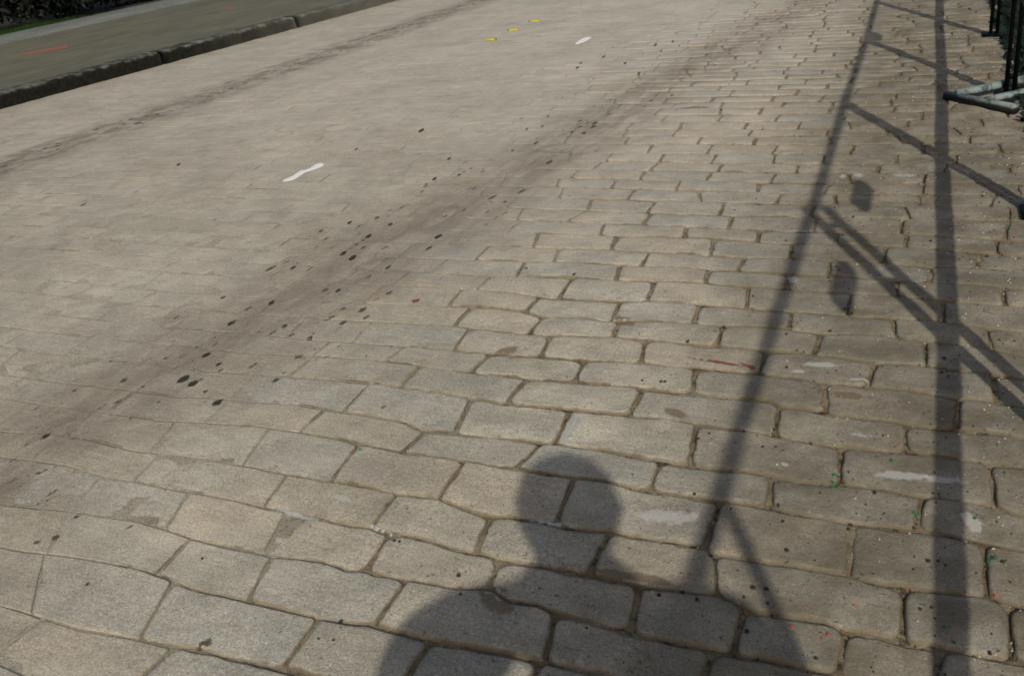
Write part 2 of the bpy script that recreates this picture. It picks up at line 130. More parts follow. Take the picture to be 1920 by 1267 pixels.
class NT:
    def __init__(s, name):
        s.m = bpy.data.materials.new(name); s.m.use_nodes = True; s.t = s.m.node_tree; s.b = s.t.nodes['Principled BSDF']
        s.out = s.t.nodes['Material Output']; s.tc = s.t.nodes.new('ShaderNodeTexCoord').outputs['Object']
        s.b.inputs['Roughness'].default_value = .85; s.b.inputs['Specular IOR Level'].default_value = .25
    def set(s, node, i, v):
        if v is None: return
        if hasattr(v, 'node'): s.t.links.new(v, node.inputs[i])
        else: node.inputs[i].default_value = v
    def math(s, op, a, b=None, c=None, clamp=False):
        n = s.t.nodes.new('ShaderNodeMath'); n.operation = op; n.use_clamp = clamp
        s.set(n, 0, a); s.set(n, 1, b); s.set(n, 2, c); return n.outputs[0]
    def mul(s, a, b): return s.math('MULTIPLY', a, b)
    def add(s, a, b): return s.math('ADD', a, b)
    def sub(s, a, b): return s.math('SUBTRACT', a, b)
    def ss(s, x, a, b, c=0., d=1.):
        n = s.t.nodes.new('ShaderNodeMapRange'); n.interpolation_type = 'SMOOTHSTEP'
        s.set(n, 0, x); s.set(n, 1, a); s.set(n, 2, b); s.set(n, 3, c); s.set(n, 4, d); return n.outputs[0]
    def noise(s, scale, detail=3, rough=.55, vec=None, stretch=None, dist=0):
        v = vec or s.tc
        if stretch:
            m = s.t.nodes.new('ShaderNodeMapping'); s.t.links.new(v, m.inputs[0]); m.inputs['Scale'].default_value = stretch; v = m.outputs[0]
        n = s.t.nodes.new('ShaderNodeTexNoise'); s.t.links.new(v, n.inputs['Vector'])
        n.inputs['Scale'].default_value = scale; n.inputs['Detail'].default_value = detail; n.inputs['Roughness'].default_value = rough; n.inputs['Distortion'].default_value = dist
        return n.outputs[0]
    def voro(s, scale, out='Distance'):
        n = s.t.nodes.new('ShaderNodeTexVoronoi'); s.t.links.new(s.tc, n.inputs['Vector']); n.inputs['Scale'].default_value = scale
        return n.outputs[out]
    def mix(s, f, a, b, mode='MIX'):
        n = s.t.nodes.new('ShaderNodeMix'); n.data_type = 'RGBA'; n.blend_type = mode
        s.set(n, 0, f)
        for i, v in ((6, a), (7, b)): s.set(n, i, v if hasattr(v, 'node') else (*v, 1)[:4])
        return n.outputs[2]
    def attr(s, name):
        n = s.t.nodes.new('ShaderNodeAttribute'); n.attribute_name = name
        q = s.t.nodes.new('ShaderNodeSeparateColor'); s.t.links.new(n.outputs['Color'], q.inputs[0]); return q.outputs
    def xyz(s):
        q = s.t.nodes.new('ShaderNodeSeparateXYZ'); s.t.links.new(s.tc, q.inputs[0]); return q.outputs
    def gain(s, col, f):      # colour times scalar
        n = s.t.nodes.new('ShaderNodeVectorMath'); n.operation = 'SCALE'; s.set(n, 0, col); s.set(n, 3, f); return n.outputs[0]
    def color(s, c): s.set(s.b, 'Base Color', c if hasattr(c, 'node') else (*c, 1)); return s
    def bump(s, h, strength=.4, dist=.004):
        n = s.t.nodes.new('ShaderNodeBump'); s.set(n, 'Height', h); n.inputs['Strength'].default_value = strength; n.inputs['Distance'].default_value = dist
        s.t.links.new(n.outputs[0], s.b.inputs['Normal']); return s

# ---------------- lie of the land ----------------
SLOPE = .05
def rail_x(y): return .19 - .126 * (y - 2.48)           # line of the railing posts
def edge_x(y): return rail_x(y) + .065
def kerb_x(y): return -9.55 + .038 * (y - 6.5)
NB = len(BEDS)
Bx = [np.array([p[0] for p in b]) for b in BEDS]; By = [np.array([p[1] for p in b]) for b in BEDS]
def wave(x): return .030 * math.sin(x * 1.1 + .4) + .016 * math.sin(x * 2.7 + 2)
tops = []
def traced(k, x):
    bx, by = Bx[k], By[k]
    if bx[0] <= x <= bx[-1]: return float(np.interp(x, bx, by))
    e, ye = (bx[0], by[0]) if x < bx[0] else (bx[-1], by[-1])
    s = SLOPE + (.02 if x < bx[0] else 0)
    t = min(1, abs(x - e) / .6)
    return ye + s * (x - e) + t * (wave(x) - wave(e)) * .8
ref = -2.6
yR = traced(NB - 1, ref); yA = traced(0, ref)
pit_up = []; y = 0
while y < 22: p = float(rng.normal(.176, .017)); y += p; pit_up.append(y)
pit_dn = []; y = 0
while y > -4.5: p = float(rng.normal(.176, .017)); y -= p; pit_dn.append(y)
pit_dn = pit_dn[::-1]; ND = len(pit_dn); NU = len(pit_up); NT_ALL = ND + NB + NU
def bed(i, x):            # y of bed joint i (from behind the camera towards the far end)
    j = i - ND
    wob = .006 * noise.noise(Vector((x * 3.1, i * 5.3, 0))) + .004 * noise.noise(Vector((x * 9, i * 3.7, 4)))
    if 0 <= j < NB: return traced(j, x) + (wob if x < Bx[j][0] else wob * .3)
    if j < 0:  return yA + SLOPE * (x - ref) + pit_dn[i] + wob * 1.5 + .7 * (wave(x) - wave(ref))
    return yR + SLOPE * (x - ref) + pit_up[j - NB] + wob * 1.5 + .7 * (wave(x) - wave(ref))
def heads(i):             # head joints of the row whose far edge is bed i
    j = i - ND; base = list(HEADS[j]) if 0 <= j < NB else []
    x0 = -10.2
    if not base:
        s = -2 + float(rng.uniform(0, .38)); base = [(s, s + .02)]
    L = [base[0]]
    while L[0][0] > x0:
        l = float(np.clip(rng.normal(.385, .055), .24, .55)); a = L[0][0] - l; L.insert(0, (a, a + float(rng.normal(.025, .022))))
    L += base[1:]
    while L[-1][0] < 2.2:
        l = float(np.clip(rng.normal(.36, .05), .24, .5)); a = L[-1][0] + l; L.append((a, a + float(rng.normal(.02, .02))))
    return L
def sstep(x, a, b):
    t = min(1, max(0, (x - a) / (b - a))); return t * t * (3 - 2 * t)
def worn(x, y):           # 0 on the worn, dust-filled carriageway, 1 by the railing where the setts stand proud
    return sstep(x + .35 * noise.noise(Vector((x * .8, y * .5, 0))) + .22 * (min(y, 9) - 2), -2.7, -1.2)
# ---------------- road of granite setts ----------------
def gridpar(L, near):
    e = [0, .003, .006, .010, .016, .026] if near else [0, .004, .010, .026]
    e = [q for q in e if q < L / 2 - .012]
    m = max(3, int((L - 2 * e[-1]) / .022)) if near else 1
    mid = [e[-1] + (L - 2 * e[-1]) * (k + 1) / (m + 1) for k in range(m)]
    return np.array(e + mid + [L - q for q in e[::-1]]) / L
V = []; F = []; C = []; nv = 0
for i in range(1, NT_ALL):
    H = heads(i)
    ym = bed(i, ref)
    if ym < -3.2: continue
    for (a, b), (c, d) in zip(H[:-1], H[1:]):
        xm = (a + c) / 2
        if xm < kerb_x(ym) - .3 or a > edge_x(ym) - .05: continue
        lim = edge_x(ym) + float(rng.uniform(-.03, .05))
        if max(c, d) > lim: c = min(c, lim); d = min(d, lim); xm = (a + c) / 2
        if c - a < .06 or d - b < .06: continue
        y1 = bed(i, xm); y0 = bed(i - 1, xm)
        if y1 - y0 < .05: continue
        near = y1 < 6.3 and xm > -5.5
        wv = worn(xm, y1)
        Lx = c - a; Ly = y1 - y0
        us = gridpar(Lx, near); vs = gridpar(Ly, near)
        top = .004 + .003 * wv + float(rng.normal(0, .0005 + .0013 * wv))
        tx, ty = rng.normal(0, .0015 + .006 * wv, 2)
        rr = .004 + .004 * wv * float(rng.uniform(.6, 1.5)); rc = .006 + .022 * wv * float(rng.uniform(.4, 1.5)); gap = (.0008 + .0022 * wv) * float(rng.uniform(.3, 1.6))
        crown = .0004 + .0016 * wv; DR = .002 + .008 * wv
        t1, t2, seed = float(rng.random()), float(rng.random()), float(rng.uniform(0, 99))
        topc = [bed(i, a + (c - a) * u) for u in us]; botc = [bed(i - 1, b + (d - b) * u) for u in us]
        for vi, v in enumerate(vs):
            for ui, u in enumerate(us):
                xt = a + (c - a) * u; xb = b + (d - b) * u
                x = xb + (xt - xb) * v; yy = botc[ui] + (topc[ui] - botc[ui]) * v
                du = min(u, 1 - u) * Lx; dv = min(v, 1 - v) * Ly
                dd = rc - math.hypot(max(0, rc - du), max(0, rc - dv)) if (du < rc and dv < rc) else min(du, dv)
                nz = noise.noise(Vector((x * 21, yy * 21, 3.3))) + .6 * noise.noise(Vector((x * 55, yy * 55, 8)))
                dd -= gap + (.0012 + .0045 * wv) * nz
                e = max(0, 1 - max(dd, 0) / (rr * (1 + .45 * noise.noise(Vector((x * 13, yy * 13, 5.5))))))
                z = top + crown * (1 - (2 * u - 1) ** 2 * .5 - (2 * v - 1) ** 2 * .7) - DR * e ** 2.2 + tx * (x - xm) + ty * (yy - ym)
                if dd < 0: z -= .02
                z += ((.0012 + .0038 * wv) * noise.noise(Vector((x * 9 + seed, yy * 9, 0))) + (.0004 + .0012 * wv) * noise.noise(Vector((x * 33, yy * 33, seed)))) * (1 if e < 1 else 0)
                V.append((x, yy, z)); C.append((t1, t2, min(1, max(dd, 0) / .05), 1))
        nu = len(us)
        for q in range(len(vs) - 1):
            for p in range(nu - 1):
                o = nv + q * nu + p; F.append((o, o + 1, o + 1 + nu, o + nu))
        nv = len(V)
n_stone_f = len(F)
# joint filling: sand and dust, a gently uneven sheet
def sheet(x0, x1, y0, y1, step):
    global nv
    nx = int((x1 - x0) / step) + 1; ny = int((y1 - y0) / step) + 1
    for j in range(ny):
        for i in range(nx):
            y = y0 + (y1 - y0) * j / (ny - 1); x = x0 + (x1 - x0) * i / (nx - 1)
            x = max(x, kerb_x(y) - .2) if x0 < -9 else x
            x = min(x, edge_x(y))
            wv = worn(x, y)
            z = -.0002 * wv + .0034 * (1 - wv) + (.0012 + .0034 * wv) * noise.noise(Vector((x * 3.1, y * 3.1, 2))) + (.0008 + .0022 * wv) * noise.noise(Vector((x * 11, y * 11, 7)))
            V.append((x, y, z)); C.append((.5, .5, 0, 1))
    for j in range(ny - 1):
        for i in range(nx - 1):
            o = nv + j * nx + i; F.append((o, o + 1, o + 1 + nx, o + nx))
    nv = len(V)
sheet(-9.8, .9, -3.2, 26.2, .05)
midx = [0] * n_stone_f + [1] * (len(F) - n_stone_f)

# --- position masks shared by the road materials ---
def masks(n):
    X, Y, _ = n.xyz()
    wob = n.noise(.9, 3); wob2 = n.noise(4, 4)
    xw = n.add(X, n.mul(n.sub(wob, .5), .7))
    right = n.ss(n.add(xw, n.mul(n.sub(n.math('MINIMUM', Y, 9.), 2.), .22)), -2.7, -1.2)                        # setts stand clear of the dust here
    q = n.add(X, n.mul(Y, .126))
    gutter = n.ss(n.add(q, n.mul(n.sub(wob2, .5), .35)), -1.0, -.15)           # dirt that gathers along the railing
    xo = n.add(n.add(X, n.mul(Y, -.045)), n.mul(n.sub(wob, .5), .5))
    oil = n.math('MULTIPLY', n.ss(xo, -3.55, -3.05), n.ss(xo, -2.3, -3.0))
    xk = n.add(n.add(X, n.mul(Y, .048)), n.mul(n.sub(wob2, .5), .22))
    track = n.math('MULTIPLY', n.ss(xk, -7.35, -6.95), n.ss(xk, -6.35, -6.75))
    kerbd = n.ss(n.add(n.sub(X, n.mul(Y, .038)), n.mul(n.sub(wob2, .5), .6)), -9.15, -9.75)
    return X, Y, right, gutter, oil, track, kerbd, wob, wob2
def grime_and_falloff(n, col, ms):
    X, Y, right, gutter, oil, track, kerbd, wob, wob2 = ms
    far_pale = n.mul(n.ss(n.add(Y, n.mul(n.sub(n.noise(.6, 4, .6), .5), 7.)), 2., 8.5), n.ss(n.add(X, n.mul(Y, .126)), -.3, -1.6))  # far road paler: brightness falloff painted into the colour along with dust
    col = n.mix(n.mul(far_pale, n.ss(n.noise(2.2, 5, .7), .2, .8, .22, .55)), col, (.50, .47, .405))
    col = n.gain(col, n.ss(n.add(X, n.mul(n.sub(wob, .5), 3)), -8.5, -4.5, .90, 1.))
    col = n.mix(n.mul(oil, n.add(.26, n.mul(n.ss(n.noise(5, 6, .75, stretch=(1.6, .35, 1)), .38, .60), .36))), col, (.15, .122, .088))
    sp = n.ss(n.noise(38, 3, .7), .60, .70)
    col = n.mix(n.mul(n.mul(oil, sp), .55), col, (.10, .085, .07))
    tm = n.ss(n.noise(7, 6, .8, stretch=(1, .5, 1)), .42, .58)
    col = n.mix(n.mul(n.mul(track, n.add(.22, n.mul(tm, .78))), .72), col, (.12, .095, .065))
    col = n.mix(n.mul(n.mul(kerbd, n.ss(wob2, .3, .7)), .5), col, (.26, .20, .135))
    return col
def stone_mat():
    n = NT('granite_setts'); ms = masks(n); X, Y, right, gutter, oil, track, kerbd, wob, wob2 = ms
    a = n.attr('tint')
    grey = (.345, .32, .255); warm = (.375, .325, .245); cool = (.335, .318, .268)
    col = n.mix(n.ss(a[1], .25, 1), grey, warm)
    col = n.mix(n.ss(a[1], .25, 0), col, cool)
    col = n.gain(col, n.add(.95, n.mul(a[0], .10)))
    hue = n.noise(2.1, 4, .6); col = n.mix(n.ss(hue, .52, .72, 0, .55), col, (.44, .355, .25)); col = n.mix(n.ss(hue, .46, .28, 0, .45), col, (.32, .318, .28))
    dust = n.mix(n.noise(1.6, 4), (.35, .318, .25), (.41, .375, .30))
    dm = n.mul(n.sub(1, n.mul(right, .62)), n.ss(n.noise(2.3, 5, .6), .25, .62))
    big = n.ss(n.noise(1.1, 6, .62), .3, .7, .84, 1.12)
    col = n.mix(n.mul(dm, .75), col, dust)
    # tooling streaks along the courses, patches, crystals
    st = n.noise(3, 4, .6, stretch=(1.6, 22, 1))
    col = n.gain(col, n.ss(st, .25, .75, .93, 1.07))
    wet = n.ss(n.noise(1.7, 7, .72, dist=.6), .52, .66); col = n.mix(n.mul(wet, .32), col, (.21, .185, .14))
    pale = n.ss(n.noise(2.6, 7, .75, dist=.8), .60, .72); col = n.mix(n.mul(pale, .30), col, (.50, .46, .38))
    crk = n.math('ABSOLUTE', n.sub(n.noise(3.5, 5, .6, dist=.4), .5)); crk = n.mul(n.ss(crk, .006, .0015), n.ss(n.noise(1.9, 2), .54, .60))
    col = n.mix(n.mul(crk, .55), col, (.12, .10, .07))
    pt = n.noise(7, 5, .65); col = n.gain(col, n.ss(pt, .3, .7, .86, 1.10))
    col = n.gain(col, big); gr = n.noise(170, 3, .75); col = n.gain(col, n.ss(gr, .25, .75, .62, 1.36))
    cr = n.ss(n.noise(190, 2, .6), .64, .70); col = n.mix(n.mul(cr, .62), col, (.78, .77, .72))
    dk = n.ss(n.noise(150, 2, .6), .655, .73); col = n.mix(n.mul(dk, .5), col, (.10, .09, .075))
    # edges: dirt creeping over the arris
    en = n.noise(26, 4, .7)
    ed = n.mul(n.ss(n.add(a[2], n.mul(n.sub(en, .5), .75)), .26, .0), n.add(.05, n.mul(right, .50)))
    col = n.mix(ed, col, n.mix(n.noise(9, 2), (.17, .13, .08), (.28, .23, .16)))
    rim = n.mul(n.ss(n.add(a[2], n.mul(n.sub(en, .5), .12)), .20, .04), n.ss(n.noise(5, 4, .7), .36, .56, .25, .85))
    col = n.mix(n.mul(rim, n.add(.25, n.mul(right, .70))), col, (.115, .085, .045))
    seg = n.mul(n.ss(n.add(a[2], n.mul(n.sub(en, .5), .12)), .24, .06), n.ss(n.noise(3.1, 5, .7), .535, .60)); col = n.mix(n.mul(seg, .7), col, (.085, .065, .036))
    # gutter dirt
    gd = n.mul(gutter, n.add(.45, n.mul(n.ss(n.noise(5, 5, .7), .35, .65), .40)))
    col = n.mix(gd, col, n.mix(n.noise(3, 3), (.090, .074, .045), (.145, .124, .084)))
    grit = n.ss(n.noise(90, 2, .6), .655, .70); col = n.mix(n.mul(n.mul(grit, right), .75), col, (.035, .03, .022))
    col = grime_and_falloff(n, col, ms)
    n.color(col)
    h = n.add(n.mul(n.noise(40, 5, .75), 1.5), n.mul(gr, .22)); h = n.add(h, n.mul(st, .35)); h = n.add(h, n.mul(pt, 1.3))
    n.bump(h, .5, .005); n.b.inputs['Roughness'].default_value = .8
    return n.m
def fill_mat():
    n = NT('joint_filling'); ms = masks(n); X, Y, right, gutter, oil, track, kerbd, wob, wob2 = ms
    b1 = n.mix(n.ss(n.noise(9, 5, .7), .3, .7), (.125, .09, .047), (.29, .235, .155))
    b1 = n.mix(n.mul(n.ss(n.noise(24, 5, .75), .50, .60), .85), b1, (.035, .026, .015))
    b1 = n.mix(n.mul(n.ss(n.noise(4.5, 3), .52, .66), n.add(.15, n.mul(gutter, .75))), b1, (.085, .085, .025))
    dust = n.gain(n.mix(n.noise(1.6, 4), (.345, .31, .24), (.40, .365, .29)), n.ss(n.noise(170, 3, .75), .25, .75, .60, 1.32))
    dirty = n.ss(n.noise(5.5, 5, .7), .50, .62)
    leftc = n.mix(n.mul(dirty, .28), dust, n.gain(b1, .8))
    b1 = n.mix(n.mul(n.ss(n.noise(3.6, 5, .65), .48, .38), n.sub(.65, n.mul(gutter, .5))), b1, n.gain(dust, .93))
    col = n.mix(n.math('MAXIMUM', right, 0), leftc, b1)
    col = grime_and_falloff(n, col, ms)
    n.color(col); n.bump(n.noise(120, 4, .75), .8, .008); n.b.inputs['Roughness'].default_value = 1
    return n.m
M_stone = stone_mat(); M_fill = fill_mat()
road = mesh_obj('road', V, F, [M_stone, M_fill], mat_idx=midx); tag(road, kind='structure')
ca = road.data.color_attributes.new('tint', 'FLOAT_COLOR', 'POINT')
ca.data.foreach_set('color', np.array(C, dtype=np.float32).ravel())
BV = BVHTree.FromPolygons(V, F)
def zat(x, y):
    h = BV.ray_cast(Vector((x, y, 1)), Vector((0, 0, -1)))
    return h[0].z if h[0] else 0.0

# ---------------- ground sheet, pavement, kerb ----------------
def plain(name, c1, c2, scale=6, bump=.4, rough=.9, fine=120):
    n = NT(name); col = n.mix(n.noise(scale, 5, .65), c1, c2); col = n.gain(col, n.ss(n.noise(fine, 2, .7), .25, .75, .75, 1.25))
    n.color(col); n.bump(n.noise(scale * 8, 4, .7), bump, .01); n.b.inputs['Roughness'].default_value = rough; return n.m
M_soil = plain('dark_soil', (.012, .011, .007), (.04, .033, .02), 5, .8)
def strip(name, xs_of_y, zs, y0, y1, step, mat, nz=.0, kind='structure'):
    v = []; f = []; n = int((y1 - y0) / step) + 1; m = len(zs)
    for j in range(n):
        y = y0 + step * j
        for i, (x, z) in enumerate(zip(xs_of_y(y), zs)):
            v.append((x + nz * noise.noise(Vector((i * 3.1, y * 2.2, 1))), y, z + nz * .6 * noise.noise(Vector((i * 7.7, y * 1.7, 5)))))
    for j in range(n - 1):
        for i in range(m - 1):
            o = j * m + i; f.append((o, o + 1, o + 1 + m, o + m))
    o = mesh_obj(name, v, f, mat); tag(o, kind=kind); return o
# ground: one sheet reaching the horizon, under everything; it drops away beyond the railing
v = []; f = []
xs = [-300, -60, -20, -9.5, -4, 'e', 'e1', 'e2', 8, 60, 300]
zz = [-.06, -.06, -.06, -.06, -.06, -.06, -1.0, -2.2, -2.6, -2.7, -2.8]
ys = [-300, -60, -20, -8, -3, 0, 3, 6, 9, 12, 16, 20, 26, 40, 90, 300]
for y in ys:
    for x, z in zip(xs, zz):
        e = edge_x(max(-3, min(26, y)))
        x = {'e': e - .05, 'e1': e + .25, 'e2': e + 1.6}.get(x, x)
        v.append((x, y, z))
m = len(xs)
for j in range(len(ys) - 1):
    for i in range(m - 1):
        o = j * m + i; f.append((o, o + 1, o + 1 + m, o + m))
tag(mesh_obj('ground', v, f, M_soil, smooth=False), kind='structure')

def conc_mat(name, c1, c2, stain=True):
    n = NT(name); X, Y, Z = n.xyz()
    col = n.mix(n.noise(1.3, 5, .6), c1, c2)
    col = n.gain(col, n.ss(n.noise(90, 3, .7), .25, .75, .82, 1.18))
    col = n.gain(col, n.ss(n.noise(4, 5, .7, stretch=(1, .35, 1)), .3, .7, .8, 1.12))
    if stain:
        col = n.mix(n.mul(n.ss(n.noise(2.4, 4, .7, stretch=(2.5, .5, 1)), .58, .7), .55), col, (.07, .065, .045))
    n.color(col); n.bump(n.noise(70, 4, .7), .35, .006); return n.m
M_pave = conc_mat('pavement_concrete', (.095, .092, .062), (.145, .138, .098))
M_edge = conc_mat('edging_concrete', (.10, .11, .10), (.165, .172, .155), False)
KH = .15
pv = strip('pavement', lambda y: (kerb_x(y) - .22, -10.6, -12.0, -13.2, -14.12), [KH + .002, KH + .004, KH + .006, KH + .004, KH], -3.2, 40, .25, M_pave, .004)
strip('pavement_edging', lambda y: (-14.12, -14.14, -15.2, -15.26, -15.27), [KH - .02, KH + .03, KH + .035, KH + .025, -.05], -3.2, 40, .5, M_edge, .006)
# kerb: cast lengths with open joints, a mossy, dirt-blackened face
def kerb_mat():
    n = NT('kerb_concrete'); X, Y, Z = n.xyz()
    col = n.mix(n.noise(3, 5), (.13, .125, .10), (.20, .195, .16))
    col = n.gain(col, n.ss(n.noise(100, 3, .7), .25, .75, .75, 1.2))
    zz = n.add(Z, n.mul(n.sub(n.noise(6, 5, .75), .5), .16))
    moss = n.mix(n.ss(n.noise(22, 4, .7), .35, .75), (.002, .0025, .0015), (.016, .016, .007))
    near = n.ss(n.add(Y, n.mul(n.sub(n.noise(2, 3), .5), 2.5)), 13., 8.5, .40, 1)
    col = n.mix(n.mul(n.ss(zz, .175, .125), near), col, moss)
    n.color(col); n.bump(n.noise(35, 5, .75), .9, .02); return n.m
M_kerb = kerb_mat()
v = []; f = []
joints = [-3.2, -1.1, 1.6, 4.2, 6.35, 8.60, 10.98, 13.3, 15.7, 18.1, 20.5, 22.9, 25.3, 27.7, 30.1, 40]
for a, b in zip(joints[:-1], joints[1:]):
    n_ = max(4, int((b - a) / .08)); prof = [(.015, -.06), (.0, .035), (-.006, .10), (-.012, .128), (-.03, .146), (-.06, .152), (-.23, .155), (-.26, .10)]
    base = len(v)
    for j in range(n_ + 1):
        y = a + .018 + (b - a - .036) * j / n_
        for k, (px, pz) in enumerate(prof):
            nn = .016 * noise.noise(Vector((y * 5, k * 1.3, 3))) + .01 * noise.noise(Vector((y * 17, k * 2.3, 9)))
            v.append((kerb_x(y) + px + (nn if k < 6 else 0), y, pz + (nn * .5 if 2 < k < 6 else 0)))
    P = len(prof)
    for j in range(n_):
        for k in range(P - 1):
            o = base + j * P + k; f.append((o, o + 1, o + 1 + P, o + P))
    f.append(tuple(base + k for k in range(P))); f.append(tuple(base + n_ * P + k for k in range(P))[::-1])
tag(mesh_obj('kerb', v, f, M_kerb), kind='structure')

# ---------------- painted marks, stains ----------------
def draped(poly_pts, lift=.0012, step=.012, wob=0.0):
    """fills a ground outline with a fine grid lying on the setts"""
    P = [Vector((x, y)) for x, y in poly_pts]
    bm = bmesh.new(); vs = [bm.verts.new((p.x, p.y, 0)) for p in P]
    fc = bm.faces.new(vs); bmesh.ops.triangulate(bm, faces=[fc])
    for _ in range(6):
        es = [e for e in bm.edges if e.calc_length() > step * 1.8]
        if not es: break
        bmesh.ops.subdivide_edges(bm, edges=es, cuts=1, use_grid_fill=False)
        bmesh.ops.triangulate(bm, faces=bm.faces[:])
    for q in bm.verts: q.co.z = max(zat(q.co.x, q.co.y), -.004) + lift
    bm.verts.index_update(); V_ = [q.co.copy() for q in bm.verts]; F_ = []
    for t in bm.faces:
        idx = [q.index for q in t.verts]
        n = t.normal; t.normal_update()
        F_.append(idx if t.normal.z >= 0 else idx[::-1])
    bm.free(); return V_, F_
def smooth_outline(P, k=3):
    P = [Vector((*p, 0)) for p in P]; out = []
    n = len(P)
    for i in range(n):
        a, b, c, d = P[i - 1], P[i], P[(i + 1) % n], P[(i + 2) % n]
        for q in range(k):
            t = q / k; t2 = t * t; t3 = t2 * t
            out.append(tuple((.5 * ((2 * b) + (c - a) * t + (2 * a - 5 * b + 4 * c - d) * t2 + (3 * b - a - 3 * c + d) * t3)).xy))
    return out
n = NT('white_road_paint'); n.color(n.mix(n.ss(n.noise(45, 5, .75), .52, .66), (.78, .78, .74), (.55, .53, .47))); n.bump(n.noise(80, 3), .3, .003); n.b.inputs['Roughness'].default_value = .6; M_white = n.m
FALL = {}
a = MB(); a.add(*draped(smooth_outline(MARK1), .003)); o = a.build('paint_dash', M_white)
tag(o, 'long wavy white paint dash with pinched middle on the dusty setts', 'road marking', 'white dashes painted along the road')
a = MB(); a.add(*draped(smooth_outline(MARK2), .003)); o = a.build('paint_dash', M_white)
tag(o, 'short white paint dash far up the road, right of the yellow studs', 'road marking', 'white dashes painted along the road')
n = NT('faded_red_paint'); n.color(n.mix(n.ss(n.noise(30, 5, .7), .46, .60), (.27, .075, .055), (.16, .14, .10))); M_redline = n.m
def flat(P, z):
    bm = bmesh.new(); vs = [bm.verts.new((x, y, z)) for x, y in P]; f = bm.faces.new(vs); f.normal_update()
    if f.normal.z < 0: f.normal_flip()
    r = bmesh.ops.extrude_face_region(bm, geom=[f]); bmesh.ops.translate(bm, vec=(0, 0, .002), verts=[q for q in r['geom'] if isinstance(q, bmesh.types.BMVert)])
    bmesh.ops.recalc_face_normals(bm, faces=bm.faces[:])
    bm.verts.index_update(); d = ([q.co.copy() for q in bm.verts], [[q.index for q in t.verts] for t in bm.faces]); bm.free(); return d
a = MB(); a.add(*flat(REDLINE, KH + .008)); o = a.build('paint_line', M_redline, smooth=False)
tag(o, 'faded red paint line running along the grey concrete pavement', 'paint line')
a = MB(); a.add(*flat(REDLINE2, KH + .008)); o = a.build('paint_line', M_redline, smooth=False)
tag(o, 'tiny far dab of faded red paint on the concrete pavement', 'paint line')

def ell(cx, cy, ux, uy, vx, vy, n_=14, rag=.18, seed=0):
    P = []
    for k in range(n_):
        t = 2 * math.pi * k / n_; r = 1 + rag * 2 * noise.noise(Vector((math.cos(t) * 1.3 + seed * 3.1, math.sin(t) * 1.3, seed)))
        P.append((cx + r * (ux * math.cos(t) + vx * math.sin(t)), cy + r * (uy * math.cos(t) + vy * math.sin(t))))
    return P
def patch(a, x, y, ux, uy, vx, vy, P, lift, step):
    Vv, Ff = draped(P, lift, step); a.add(Vv, Ff); L = FALL.setdefault(id(a), [])
    det = ux * vy - uy * vx or 1e-9
    for q in Vv:
        dx, dy = q[0] - x, q[1] - y; p_, q_ = (dx * vy - dy * vx) / det, (ux * dy - uy * dx) / det
        L.append(max(0., 1 - math.hypot(p_, q_) ** 2))
def add_fall(o, a):
    c = o.data.color_attributes.new('fall', 'FLOAT_COLOR', 'POINT')
    c.data.foreach_set('color', np.array([(t, t, t, 1) for t in FALL[id(a)]], dtype=np.float32).ravel())
def stain_mat(name, col, thr, sc_=45, al=.9, rough=.7):
    n = NT(name); n.color(col); n.b.inputs['Roughness'].default_value = rough
    n.set(n.b, 'Alpha', n.ss(n.add(n.noise(sc_, 4, .7), n.mul(n.attr('fall')[0], .45)), thr + .10, thr + .36, 0, al)); return n.m
# oil and tar drips along the middle of the lane
strong, weak = MB(), MB()
for i, (x, y, ux, uy, vx, vy, k) in enumerate(SPOTS):
    patch(strong if k >= .85 else weak, x, y, ux, uy, vx, vy, ell(x, y, ux * 1.0, uy * 1.0, vx, vy, 14, .22, i), .0010, .012)
for i in range(420):
    y = float(rng.uniform(1.2, 13)); x = float(rng.normal(-3.0 + .045 * y, .26)); s = float(rng.uniform(.003, .011)) * (1 + y * .03)
    e_ = s * float(rng.uniform(1, 3.2)); patch(strong if rng.random() < .25 else weak, x, y, s * .8, 0, 0, e_, ell(x, y, s * .8, 0, 0, e_, 8, .3, i), .0010, .012)
for i in range(420):                     # the brown wheel track by the kerb, and loose flecks anywhere
    if i < 200: y = float(rng.uniform(3, 16)); x = float(rng.normal(-6.86 - .048 * (y - 0), .13)) ; s = float(rng.uniform(.006, .022))
    else: y = float(rng.uniform(1, 15)); x = float(rng.uniform(-9, 0)); s = float(rng.uniform(.003, .009))
    if x > edge_x(y) - .1: continue
    e_ = s * float(rng.uniform(.8, 2)); patch(weak if rng.random() < .8 else strong, x, y, s * 1.2, 0, 0, e_, ell(x, y, s * 1.2, 0, 0, e_, 8, .35, i + 50), .0010, .012)
o = strong.build('oil_drips', stain_mat('tar_black', (.036, .031, .021), .26, 120, .85)); add_fall(o, strong); tag(o, 'black oil and tar drips trailing along the middle of the road', 'oil stain', kind='stuff')
o = weak.build('old_stains', stain_mat('stain_brown', (.085, .07, .045), .36, 70, .7)); add_fall(o, weak); tag(o, 'old brown drips and flecks faded into the dusty setts', 'stain', kind='stuff')
SCM = {'white': stain_mat('scuff_white', (.62, .60, .55), .40, 38, .48), 'red': stain_mat('scrape_red', (.22, .05, .045), .40, 50, .75),
       'rust': stain_mat('rust_stain', (.20, .145, .085), .34, 24, .5), 'grey': stain_mat('mortar_smear', (.44, .46, .43), .40, 45, .75)}
SCL = {'white': ('chalky_scuffs', 'chalky white scuff marks worn into the setts near the railing'), 'red': ('red_scrapes', 'thin dull red paint scrapes on the setts'),
       'rust': ('clay_stains', 'brown clay stains over the edges of setts'), 'grey': ('mortar_smears', 'pale grey mortar smears caught in the joints')}
